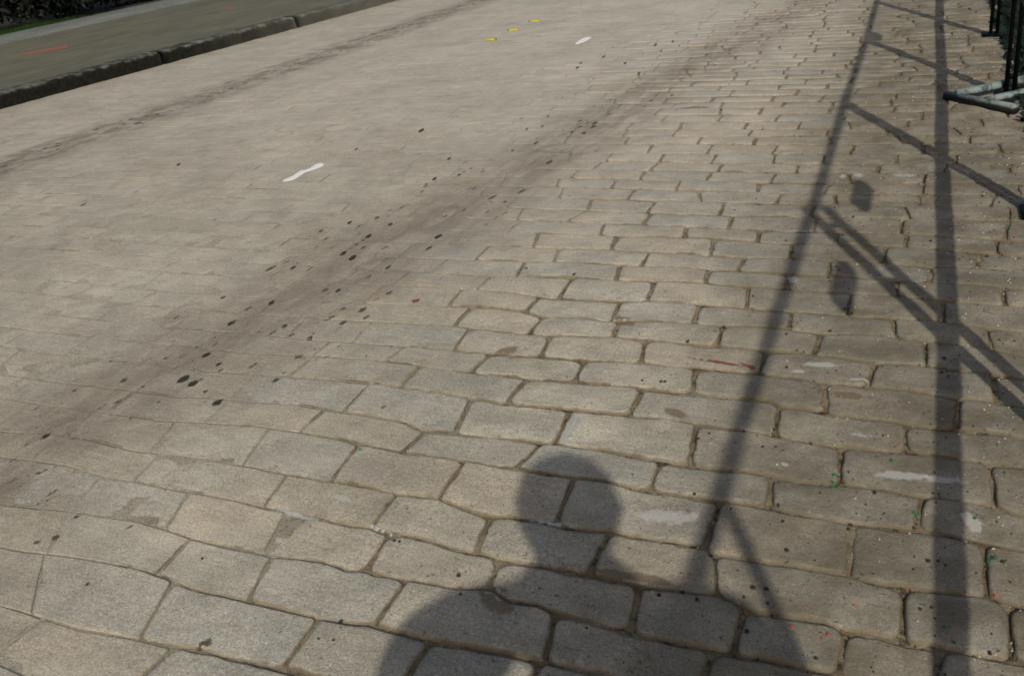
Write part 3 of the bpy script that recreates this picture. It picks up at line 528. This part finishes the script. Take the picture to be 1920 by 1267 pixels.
for kind in SCM:
    a = MB()
    for i, (k, x, y, ux, uy, vx, vy) in enumerate(SCUFFS):
        if k == kind: patch(a, x, y, ux, uy, vx, vy, smooth_outline(ell(x, y, ux * 1.15, uy * 1.15, vx * 1.15, vy * 1.15, 12, .35, i + 9), 2), .0014, .012)
    o = a.build(SCL[kind][0], SCM[kind]); add_fall(o, a); tag(o, SCL[kind][1], 'stain', kind='stuff')

# ---------------- grit and scraps ----------------
def chip(a, x, y, s, h=.6, n_=6):
    z = zat(x, y); v = []; ang = rng.uniform(0, 6.28)
    for k in range(n_):
        t = ang + 2 * math.pi * k / n_; r = s * float(rng.uniform(.65, 1.15)); v.append((x + r * math.cos(t), y + r * math.sin(t), z - .001))
    for k in range(n_):
        t = ang + 2 * math.pi * k / n_ + .3; r = s * float(rng.uniform(.4, .75)); v.append((x + r * math.cos(t), y + r * math.sin(t), z + s * h * float(rng.uniform(.7, 1.2))))
    v.append((x, y, z + s * h * 1.15))
    f = [(k, (k + 1) % n_, n_ + (k + 1) % n_, n_ + k) for k in range(n_)] + [(n_ + k, n_ + (k + 1) % n_, 2 * n_) for k in range(n_)]
    a.add(v, f)
dark, pale, green, red = MB(), MB(), MB(), MB()
for x, y in PEBBLES: chip(dark, x, y, float(rng.uniform(.0035, .0075)) * (1 + .06 * y))
for x, y in GREENS:
    for k in range(2): chip(green, x + float(rng.normal(0, .008)), y + float(rng.normal(0, .01)), float(rng.uniform(.004, .008)), .5)
for x, y in REDS: chip(red, x, y, float(rng.uniform(.003, .006)), .5)
cnt = 0
while cnt < 3600:
    y = float(rng.uniform(.6, 9)); q = -abs(float(rng.normal(0, .55))); x = edge_x(y) + q
    if q < -2.2: continue
    if zat(x, y) > .002 and rng.random() < .72: continue      # grit gathers in the joints
    s = float(rng.uniform(.0012, .0038)) * (1 + .06 * y); r = rng.random()
    chip(dark if r < .62 else pale if r < .93 else red if r < .97 else green, x, y, s, .7, 5); cnt += 1
M_dk = plain('black_grit', (.012, .012, .012), (.05, .045, .04), 30); M_pl = plain('pale_grit', (.28, .24, .18), (.5, .47, .42), 30)
M_gr = plain('green_scraps', (.01, .09, .035), (.03, .17, .07), 40); M_rd = plain('red_scraps', (.30, .04, .02), (.42, .09, .05), 40)
for a, nm, m_, lb in ((dark, 'dark_grit', M_dk, 'black pebbles and grit lying in the joints of the setts'), (pale, 'pale_grit', M_pl, 'pale sand grains and small stones along the joints'),
                  (green, 'green_scraps', M_gr, 'tiny green scraps scattered in the joints near the railing'), (red, 'red_scraps', M_rd, 'tiny red brick crumbs scattered near the railing')):
    tag(a.build(nm, m_, smooth=False), lb, 'grit', kind='stuff')

# ---------------- yellow studs ----------------
n = NT('yellow_plastic'); n.color(n.mix(n.ss(n.noise(60, 3), .5, .7), (.42, .36, .04), (.27, .23, .08))); n.b.inputs['Roughness'].default_value = .5; M_yel = n.m
M_rust = plain('rusty_iron', (.035, .02, .012), (.12, .06, .03), 40)
def stud():
    r = empty('road_stud')
    v = []; f = []; N_ = 16; prof = [(1, 0), (.98, .008), (.80, .015), (.45, .019)]
    for (s, z) in prof:
        for k in range(N_):
            t = 2 * math.pi * k / N_; c, s_ = math.cos(t), math.sin(t)
            v.append((.062 * s * abs(c) ** .7 * (1 if c > 0 else -1), .045 * s * abs(s_) ** .7 * (1 if s_ > 0 else -1), z))
    v.append((0, 0, .020))
    for j in range(3):
        for k in range(N_): f.append((j * N_ + k, j * N_ + (k + 1) % N_, (j + 1) * N_ + (k + 1) % N_, (j + 1) * N_ + k))
    for k in range(N_): f.append((3 * N_ + k, 3 * N_ + (k + 1) % N_, 4 * N_))
    mesh_obj('dome', v, f, M_yel, r)
    a = MB(); a.tube([(-.058, -.012, -.004), (-.058, -.012, .010)], [.013, .011], 10); a.build('bolt', M_rust, r)
    return r
st0 = stud(); gl = 'yellow studs set in a row along the road'
for k, (x, y, rz, lb) in enumerate([(-5.45, 9.38, 3.0, 'nearest yellow road stud, with its rusty bolt on the right'), (-5.475, 9.95, .15, 'middle yellow road stud of the row of three'), (-5.50, 10.52, .2, 'farthest yellow road stud of the row of three')]):
    if k == 0: r = st0
    else:
        r = st0.copy(); sc.collection.objects.link(r)
        for ch in list(st0.children):
            c = ch.copy(); sc.collection.objects.link(c); c.parent = r
    r.location = (x, y, .006); r.rotation_euler = (0, 0, rz); tag(r, lb, 'road stud', gl)

# ---------------- railing along the right-hand edge ----------------
n = NT('dark_teal_paint'); n.color(n.mix(n.ss(n.noise(14, 5, .7), .52, .62), (.002, .003, .003), (.008, .006, .005))); n.b.inputs['Specular IOR Level'].default_value = .08; n.b.inputs['Roughness'].default_value = .55; n.bump(n.noise(30, 4), .4, .004); M_teal = n.m
RH = 1.6; dirv = Vector((-.126, 1, 0)).normalized(); side = Vector((1, .126, 0)).normalized()
rl = empty('railing', (rail_x(2.48), 2.48, 0)); tag(rl, 'dark teal steel post and rail railing along the edge of the setts', 'railing')
L0 = Vector(rl.location)
posts = [-5.95, -3.9, -1.85, .15, 2.50, 4.50, 6.66, 8.64, 10.7, 12.8, 14.9, 17.0, 19.1, 21.2, 23.3]
for py in posts:
    p = Vector((rail_x(py), py, 0)) - L0; a = MB()
    ra = math.atan2(dirv.y, dirv.x)
    if py == .15:
        a.tube([p + side * (.012 * math.sin(k / 8 * 3.1)) + Vector((0, 0, RH * k / 8)) for k in range(9)], .019, 10)  # thin bent tube, shaped to cast the narrow curved shadow here
    else:
        so_, sw_ = (.043, .037) if py == 2.50 else (.022, .024)
        for s in (-1, 1): a.box(p + side * (so_ * s) + Vector((0, 0, RH / 2 - .05)), (.046, sw_, RH + .06), ra, .003)
        for z in (.12, .95, 1.40): a.box(p + Vector((0, 0, z)), (.03, so_ * 2 - sw_ + .004, .03), ra, .002)
    a.box(p + Vector((0, 0, .02)), (.16, .16, .014), math.atan2(dirv.y, dirv.x), .002)
    a.build('post', M_teal, rl)
def railpts(z): return [Vector((rail_x(y), y, z)) - L0 + Vector((0, 0, .008 * math.sin(y * 1.7))) for y in np.arange(-6, 24, .5)]
a = MB(); a.tube(railpts(RH), .025, 14); a.build('top_rail', M_teal, rl)
a = MB(); a.tube(railpts(.65), .031, 14); a.build('mid_rail', M_teal, rl)
for py, pz, pl in ((3.116, 1.25, .36), (2.04, 1.25, .38), (6.936, 1.47, .30)):        # guessed plates, added under the top rail to cast small blob shadows
    p = Vector((rail_x(py), py, 0)) - L0
    a = MB(); a.box(p + Vector((0, 0, pz)), (pl, .012, .12), math.atan2(dirv.y, dirv.x), .02)
    for s in (-.13, .13):
        q = p + dirv * s; a.tube([q + Vector((0, 0, pz + .03)), q + Vector((0, 0, RH))], .0015, 5)
    a.build('shadow_plate', M_teal, rl)

# ---------------- pipe frame lying at the edge ----------------
n = NT('weathered_pipe'); n.color(n.mix(n.ss(n.noise(18, 5, .75), .45, .62), (.33, .40, .40), (.10, .14, .13))); n.b.inputs['Roughness'].default_value = .6; n.bump(n.noise(40, 4), .5, .004)
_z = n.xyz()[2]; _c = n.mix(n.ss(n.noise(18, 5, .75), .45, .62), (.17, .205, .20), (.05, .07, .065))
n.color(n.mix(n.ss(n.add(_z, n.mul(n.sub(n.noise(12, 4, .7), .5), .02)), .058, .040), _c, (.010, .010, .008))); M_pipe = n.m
fr = empty('pipe_frame', (-.66, 6.56, 0)); tag(fr, 'weathered pale pipe frame lying flat on the setts by the railing', 'pipe frame'); O = Vector(fr.location)
def pipe(P, r=.026, open_end=False):
    a = MB(); a.tube([Vector(p) - O for p in P], r, 14, not open_end)
    if open_end: a.tube([Vector(P[-1]) - O, Vector(P[-1]) - O + (Vector(P[0]) - Vector(P[-1])).normalized() * .06], r * .75, 14, False)
    return a.build('pipe', M_pipe, fr)
pipe([(-.680, 6.575, .028), (-.45, 6.355, .035), (-.275, 6.185, .040)], .028)
pipe([(-.615, 6.50, .055), (-.45, 6.64, .06), (-.20, 6.86, .075), (.05, 7.08, .085)], .025)
pipe([(-.44, 6.33, .055), (-.30, 6.455, .06), (-.05, 6.68, .07), (.16, 6.86, .08)], .023)
pipe([(-.29, 6.83, .078), (-.12, 6.62, .085), (.12, 6.36, .09)], .024)

# ---------------- planting ----------------
def leaves(cx, cy, cz, rx, ry, rz, n_, size, seed=0):
    g = np.random.default_rng(seed); v = []; f = []
    blobs = [(g.uniform(-.8, .8) * rx, g.uniform(-.8, .8) * ry, g.uniform(-.6, .75) * rz, g.uniform(.25, .5)) for _ in range(18)]
    for i in range(n_):
        bx, by_, bz, br = blobs[g.integers(len(blobs))]
        d = g.normal(size=3); d /= np.linalg.norm(d); rr = g.uniform(.5, 1) ** .4
        c = np.array([cx + bx + d[0] * br * rx * rr, cy + by_ + d[1] * br * ry * rr, max(.0, cz + bz + d[2] * br * rz * rr)])
        a = g.normal(size=3); a /= np.linalg.norm(a); b = np.cross(a, g.normal(size=3)); b /= np.linalg.norm(b)
        s = size * g.uniform(.6, 1.3); k = len(v)
        v += [tuple(c - a * s), tuple(c + b * s * .45), tuple(c + a * s), tuple(c - b * s * .45)]; f.append((k, k + 1, k + 2, k + 3))
    return v, f
n = NT('dark_leaf'); n.color(n.mix(n.noise(9, 2), (.0015, .003, .001), (.005, .010, .003))); n.b.inputs['Roughness'].default_value = .7; M_leaf = n.m
n = NT('ivy_leaf'); n.color(n.mix(n.noise(9, 2), (.002, .006, .005), (.006, .018, .014))); M_ivy = n.m
M_bark = plain('bark', (.02, .015, .01), (.05, .04, .03), 20)
gsub = 'dark shrubs standing behind the pavement'
lbs = ['dark shrub behind the pavement, at the left end of the row', 'second dark shrub from the left behind the pavement', 'third dark shrub from the left behind the pavement', 'fourth dark shrub from the left behind the pavement', 'dark shrub at the far right end of the row behind the pavement']
for k, yy in enumerate([9.2, 11.6, 14.0, 16.5, 19.0]):
    r = empty('shrub', ((-17.0, -17.3, -17.9, -18.1, -18.1)[k], yy, 0)); tag(r, lbs[k], 'shrub', gsub)
    v, f = leaves(0, 0, 1.05, 1.75, 1.7, 1.15, 9000, .07, k + 3); mesh_obj('foliage', v, f, M_leaf, r, False)
    a = MB()
    for q in range(5):
        t = q * 1.26 + k; a.tube([(.08 * math.cos(t), .08 * math.sin(t), -.05), (.3 * math.cos(t), .3 * math.sin(t), .6), (.8 * math.cos(t), .8 * math.sin(t), 1.5)], [.035, .025, .01], 7)
    a.build('stem', M_bark, r)
# verge
def blades(n_, fx, fy, h0, h1, seed):
    g = np.random.default_rng(seed); v = []; f = []
    for i in range(n_):
        x, y = fx(g), fy(g); h = g.uniform(h0, h1); t = g.uniform(0, 6.28); w_ = g.uniform(.004, .009); lx, ly = g.normal(0, h * .4, 2); k = len(v)
        v += [(x - w_ * math.cos(t), y - w_ * math.sin(t), .02), (x + w_ * math.cos(t), y + w_ * math.sin(t), .02), (x + lx, y + ly, .05 + h)]; f.append((k, k + 1, k + 2))
    return v, f
M_grass = plain('verge_grass', (.008, .025, .004), (.025, .06, .01), 3, .2)
v, f = blades(15000, lambda g: -15.5 - abs(g.normal(0, .35)), lambda g: float(np.clip(11.7 + g.normal(0, .55), 10.4, 13.2)), .05, .17, 5)
tag(mesh_obj('grass', v, f, M_grass, smooth=False), 'low green grass growing along the back of the pavement', 'grass', kind='stuff')
M_verge = plain('verge_soil', (.015, .013, .008), (.05, .043, .027), 4, .8)
strip('verge', lambda y: (-15.27, -15.8, -16.6, -17.4, -19), [.10, .10, .08, .04, -.02], -3.2, 40, .4, M_verge, .05)
# ivy bank that drops away beyond the railing
g_ = np.random.default_rng(4); v = []; f = []
for i in range(42000):
    y = g_.uniform(5.2, 15); t = g_.uniform(0, 1) ** 1.1; x = edge_x(y) - .03 + t * 1.6; z = .025 - t * 1.9 + g_.normal(0, .03)
    if x < edge_x(y) + .03 and g_.random() < .5: continue
    a = g_.normal(size=3); a /= np.linalg.norm(a); b = np.cross(a, g_.normal(size=3)); b /= np.linalg.norm(b); s = g_.uniform(.02, .04); k = len(v); c = np.array([x, y, z])
    v += [tuple(c - a * s), tuple(c + b * s * .7), tuple(c + a * s), tuple(c - b * s * .7)]; f.append((k, k + 1, k + 2, k + 3))
tag(mesh_obj('ivy', v, f, M_ivy, smooth=False), 'dark ivy covering the bank that drops away beyond the railing', 'ivy', kind='stuff')

# ---------------- the photographer, whose shadow falls on the road ----------------
n = NT('skin'); n.color((.42, .25, .18)); n.b.inputs['Roughness'].default_value = .55; M_skin = n.m
n = NT('jacket_cloth'); n.color(n.mix(n.noise(30, 3), (.04, .045, .06), (.06, .065, .08))); M_cloth = n.m
n = NT('trouser_cloth'); n.color((.05, .05, .055)); M_trou = n.m
n = NT('hair'); n.color(n.mix(n.noise(60, 3, stretch=(1, 1, .1)), (.015, .010, .007), (.05, .035, .025))); M_hair = n.m
n = NT('camera_black'); n.color((.02, .02, .02)); n.b.inputs['Roughness'].default_value = .4; M_cam = n.m
PX = Vector((.16, -.10, 0)); yaw = R(-AZ)        # facing the way the shadow falls
Mp = Matrix.Translation(PX) @ Matrix.Rotation(yaw, 4, 'Z')
def skin(name, nodes, edges, mat, sub=2):
    """nodes: name -> (pos, radius) in the person's own axes, +y in front"""
    keys = list(nodes); me = bpy.data.meshes.new(name); me.from_pydata([nodes[k][0] for k in keys], [(keys.index(a), keys.index(b)) for a, b in edges], [])
    o = bpy.data.objects.new(name, me); sc.collection.objects.link(o)
    m = o.modifiers.new('skin', 'SKIN'); m.use_smooth_shade = True; m.branch_smoothing = .6
    for i, k in enumerate(keys):
        r = nodes[k][1]; me.skin_vertices[0].data[i].radius = r if isinstance(r, tuple) else (r, r)
        me.skin_vertices[0].data[i].use_root = (i == 0)
    s = o.modifiers.new('sub', 'SUBSURF'); s.levels = sub; s.render_levels = sub
    dg = bpy.context.evaluated_depsgraph_get(); m2 = bpy.data.meshes.new_from_object(o.evaluated_get(dg)); bpy.data.objects.remove(o)
    m2.materials.clear(); m2.materials.append(mat); return m2
HX = -.02
person = empty('person', PX, yaw); person.scale = (1.045, 1.045, 1.045); tag(person, 'standing person in a dark jacket holding a camera up to the face, beside the railing', 'person')
N = {'pelvis': ((0, -.05, .90), (.16, .12)), 'waist': ((0, -.05, 1.04), (.145, .11)), 'chest': ((0, -.04, 1.22), (.18, .125)), 'neckb': ((0, -.02, 1.345), (.075, .07)),
     'neck': ((0, .0, 1.44), .058), 'head0': ((0, .005, 1.52), (.068, .080)), 'head1': ((0, .0, 1.60), (.078, .094)), 'head2': ((0, -.005, 1.665), (.068, .080))}
E = [('pelvis', 'waist'), ('waist', 'chest'), ('chest', 'neckb'), ('neckb', 'neck'), ('neck', 'head0'), ('head0', 'head1'), ('head1', 'head2')]
for s, S in ((-1, 'l'), (1, 'r')):
    N.update({S + 'hip': ((.10 * s, -.05, .82), .095), S + 'thigh': ((.115 * s, -.04, .66), .085), S + 'knee': ((.125 * s, -.03, .46), .058), S + 'calf': ((.13 * s, -.05, .32), .056), S + 'ank': ((.135 * s, -.06, .085), .038), S + 'ball': ((.145 * s, .07, .045), .036), S + 'toe': ((.15 * s, .14, .035), .028),
              S + 'sho': (((.21 if s > 0 else -.235), -.03, 1.275 if s > 0 else 1.335), .066), S + 'ua': (((.30 if s > 0 else -.365), .0, 1.215 if s > 0 else 1.27), .056), S + 'elb': (((.345 if s > 0 else -.42), .05, 1.05 if s > 0 else 1.11), .047),
              S + 'fa': (((.18 if s > 0 else -.22), .09, 1.13 if s > 0 else 1.17), .041), S + 'wri': ((.060 * s + HX * .5, .09, 1.37), .028), S + 'palm': ((.075 * s + HX * .5, .095, 1.46), (.032, .020))})
    E += [('pelvis', S + 'hip'), (S + 'hip', S + 'thigh'), (S + 'thigh', S + 'knee'), (S + 'knee', S + 'calf'), (S + 'calf', S + 'ank'), (S + 'ank', S + 'ball'), (S + 'ball', S + 'toe'),
          ('neckb', S + 'sho'), (S + 'sho', S + 'ua'), (S + 'ua', S + 'elb'), (S + 'elb', S + 'fa'), (S + 'fa', S + 'wri'), (S + 'wri', S + 'palm')]
body = skin('body', N, E, M_skin)
bo = bpy.data.objects.new('body', body); link(bo, person)
# fingers, nose, ears, eyes welded into the same mesh
bm = bmesh.new(); bm.from_mesh(body)
def add_mesh(me, idx):
    n0 = len(bm.faces); bm.from_mesh(me); bm.faces.ensure_lookup_table()
    for q in bm.faces[n0:]: q.material_index = idx; q.smooth = True
for s in (-1, 1):
    for k in range(4):          # four fingers curled round the camera body
        z = 1.545 + .004 * k; L = (.9, 1.05, 1.0, .8)[k]
        base = Vector((.074 * s + HX * .5, .09 + .003 * k, 1.520 - .017 * k)); nn = {'a': (tuple(base), .0092), 'b': (tuple(base + Vector((-.004 * s, .026 * L, .004))), .0088), 'c': (tuple(base + Vector((-.024 * s, .036 * L, .002))), .0082), 'd': (tuple(base + Vector((-.042 * s, .030 * L, -.002))), .0068)}
        add_mesh(skin('finger', nn, [('a', 'b'), ('b', 'c'), ('c', 'd')], M_skin, 1), 0)
    b0 = Vector((.074 * s + HX * .5, .085, 1.455)); add_mesh(skin('thumb', {'a': (tuple(b0), .0115), 'b': (tuple(b0 + Vector((-.012 * s, -.012, .014))), .0105), 'c': (tuple(b0 + Vector((-.028 * s, -.014, .026))), .009)}, [('a', 'b'), ('b', 'c')], M_skin, 1), 0)
    add_mesh(skin('ear', {'a': ((.080 * s, -.005, 1.575), (.006, .012)), 'b': ((.086 * s, -.010, 1.60), (.006, .018)), 'c': ((.085 * s, -.012, 1.622), (.006, .012))}, [('a', 'b'), ('b', 'c')], M_skin, 1), 0)
add_mesh(skin('nose', {'a': ((0, .088, 1.615), .008), 'b': ((0, .100, 1.590), .011), 'c': ((0, .105, 1.577), .013)}, [('a', 'b'), ('b', 'c')], M_skin, 1), 0)
add_mesh(skin('lips', {'a': ((-.022, .082, 1.548), .004), 'b': ((0, .090, 1.550), .007), 'c': ((.022, .082, 1.548), .004)}, [('a', 'b'), ('b', 'c')], M_skin, 1), 0)
bm.to_mesh(body); bm.free()
n = NT('eye'); n.color((.6, .6, .58)); M_eye = n.m
for s in (-1, 1):
    a = MB(); bm = bmesh.new(); bmesh.ops.create_uvsphere(bm, u_segments=14, v_segments=10, radius=.012); bmesh.ops.translate(bm, vec=(.030 * s, .079, 1.603), verts=bm.verts); bm.verts.index_update()
    a.add([q.co.copy() for q in bm.verts], [[q.index for q in t.verts] for t in bm.faces]); bm.free(); a.build('eye', M_eye, person)
# hair: a full bob round the skull
bm = bmesh.new(); bmesh.ops.create_icosphere(bm, subdivisions=5, radius=1)
for q in bm.verts:
    c = q.co; nn = noise.noise(c * 4) * .05 + noise.noise(c * 14) * .025
    q.co = Vector((c.x * .134, c.y * .125 - .012, c.z * .150 + 1.600)) * 1.0 + Vector(c) * nn * .20
    if c.y > .25 and c.z < .45: q.co.y = min(q.co.y, .055)
for q in [q for q in bm.verts if q.co.z < 1.50]: q.co.z = 1.50 + (q.co.z - 1.50) * .4
me = bpy.data.meshes.new('hair'); bm.to_mesh(me); bm.free(); me.materials.append(M_hair); me.polygons.foreach_set('use_smooth', [True] * len(me.polygons))
link(bpy.data.objects.new('hair', me), person)
# jacket and trousers follow the body a little proud of it
J = {}; grow = {'waist': .10, 'chest': .05, 'neckb': .012, 'pelvis': .06}
for k in ('chest', 'waist', 'pelvis', 'neckb'): (p, r) = N[k]; J[k] = (p, (r[0] + grow[k], r[1] + .02))
J['chest'] = ((-.045, -.075, 1.185), (.215, .115)); J['hem'] = ((0, -.05, .76), (.205, .15)); EJ = [('chest', 'waist'), ('waist', 'pelvis'), ('pelvis', 'hem'), ('chest', 'neckb')]
for S in 'lr':
    s = -1 if S == 'l' else 1
    J[S + 'sho'] = (N[S + 'sho'][0], .085); J[S + 'ua'] = (N[S + 'ua'][0], .102); J[S + 'elb'] = (N[S + 'elb'][0], .105); J[S + 'fa'] = (N[S + 'fa'][0], .058); J[S + 'wri'] = (N[S + 'wri'][0], .034)
    EJ += [('neckb', S + 'sho'), (S + 'sho', S + 'ua'), (S + 'ua', S + 'elb'), (S + 'elb', S + 'fa'), (S + 'fa', S + 'wri')]
link(bpy.data.objects.new('jacket', skin('jacket', J, EJ, M_cloth)), person)
T = {'pelvis': (N['pelvis'][0], (.18, .14))}; ET = []
for S in 'lr':
    for k, r in (('hip', .112), ('thigh', .104), ('knee', .080), ('calf', .074), ('ank', .060)): T[S + k] = (N[S + k][0], r)
    T[S + 'cuff'] = ((N[S + 'ank'][0][0], -.06, .03), .062); ET += [(S + 'ank', S + 'cuff')]
    ET += [('pelvis', S + 'hip'), (S + 'hip', S + 'thigh'), (S + 'thigh', S + 'knee'), (S + 'knee', S + 'calf'), (S + 'calf', S + 'ank')]
link(bpy.data.objects.new('trousers', skin('trousers', T, ET, M_trou)), person)
for S in 'lr':
    p = N[S + 'ank'][0]; sh = {'a': ((p[0], p[1] - .03, .05), (.045, .045)), 'b': ((p[0], p[1] + .06, .045), (.046, .042)), 'c': ((p[0] * 1.06, p[1] + .17, .038), (.045, .035)), 'd': ((p[0] * 1.09, p[1] + .22, .034), (.034, .028))}
    link(bpy.data.objects.new('shoe', skin('shoe', sh, [('a', 'b'), ('b', 'c'), ('c', 'd')], M_cam, 2)), person)
# the camera in the hands, its lens just behind the viewpoint
hc = empty('handheld_camera', (0, 0, EYE)); hc.matrix_world = Matrix.Translation((0, 0, EYE)) @ M3.to_4x4(); tag(hc, 'small black film camera held in front of the face by the standing person', 'camera')
def bxo(name, c, d, mat, bev):
    a = MB(); a.box(c, d, 0, bev); return a.build(name, mat, hc)
bxo('camera_body', (0, .0, .075), (.105, .070, .030), M_cam, .006)
bxo('viewfinder', (-.03, .044, .076), (.034, .014, .028), M_cam, .003)
a = MB(); a.tube([(0, 0, .058), (0, 0, .022)], [.030, .027], 24); a.build('lens', M_cam, hc)
a = MB(); a.tube([(.045, .037, .075), (.045, .044, .075)], .008, 14); a.build('shutter_button', M_cam, hc)
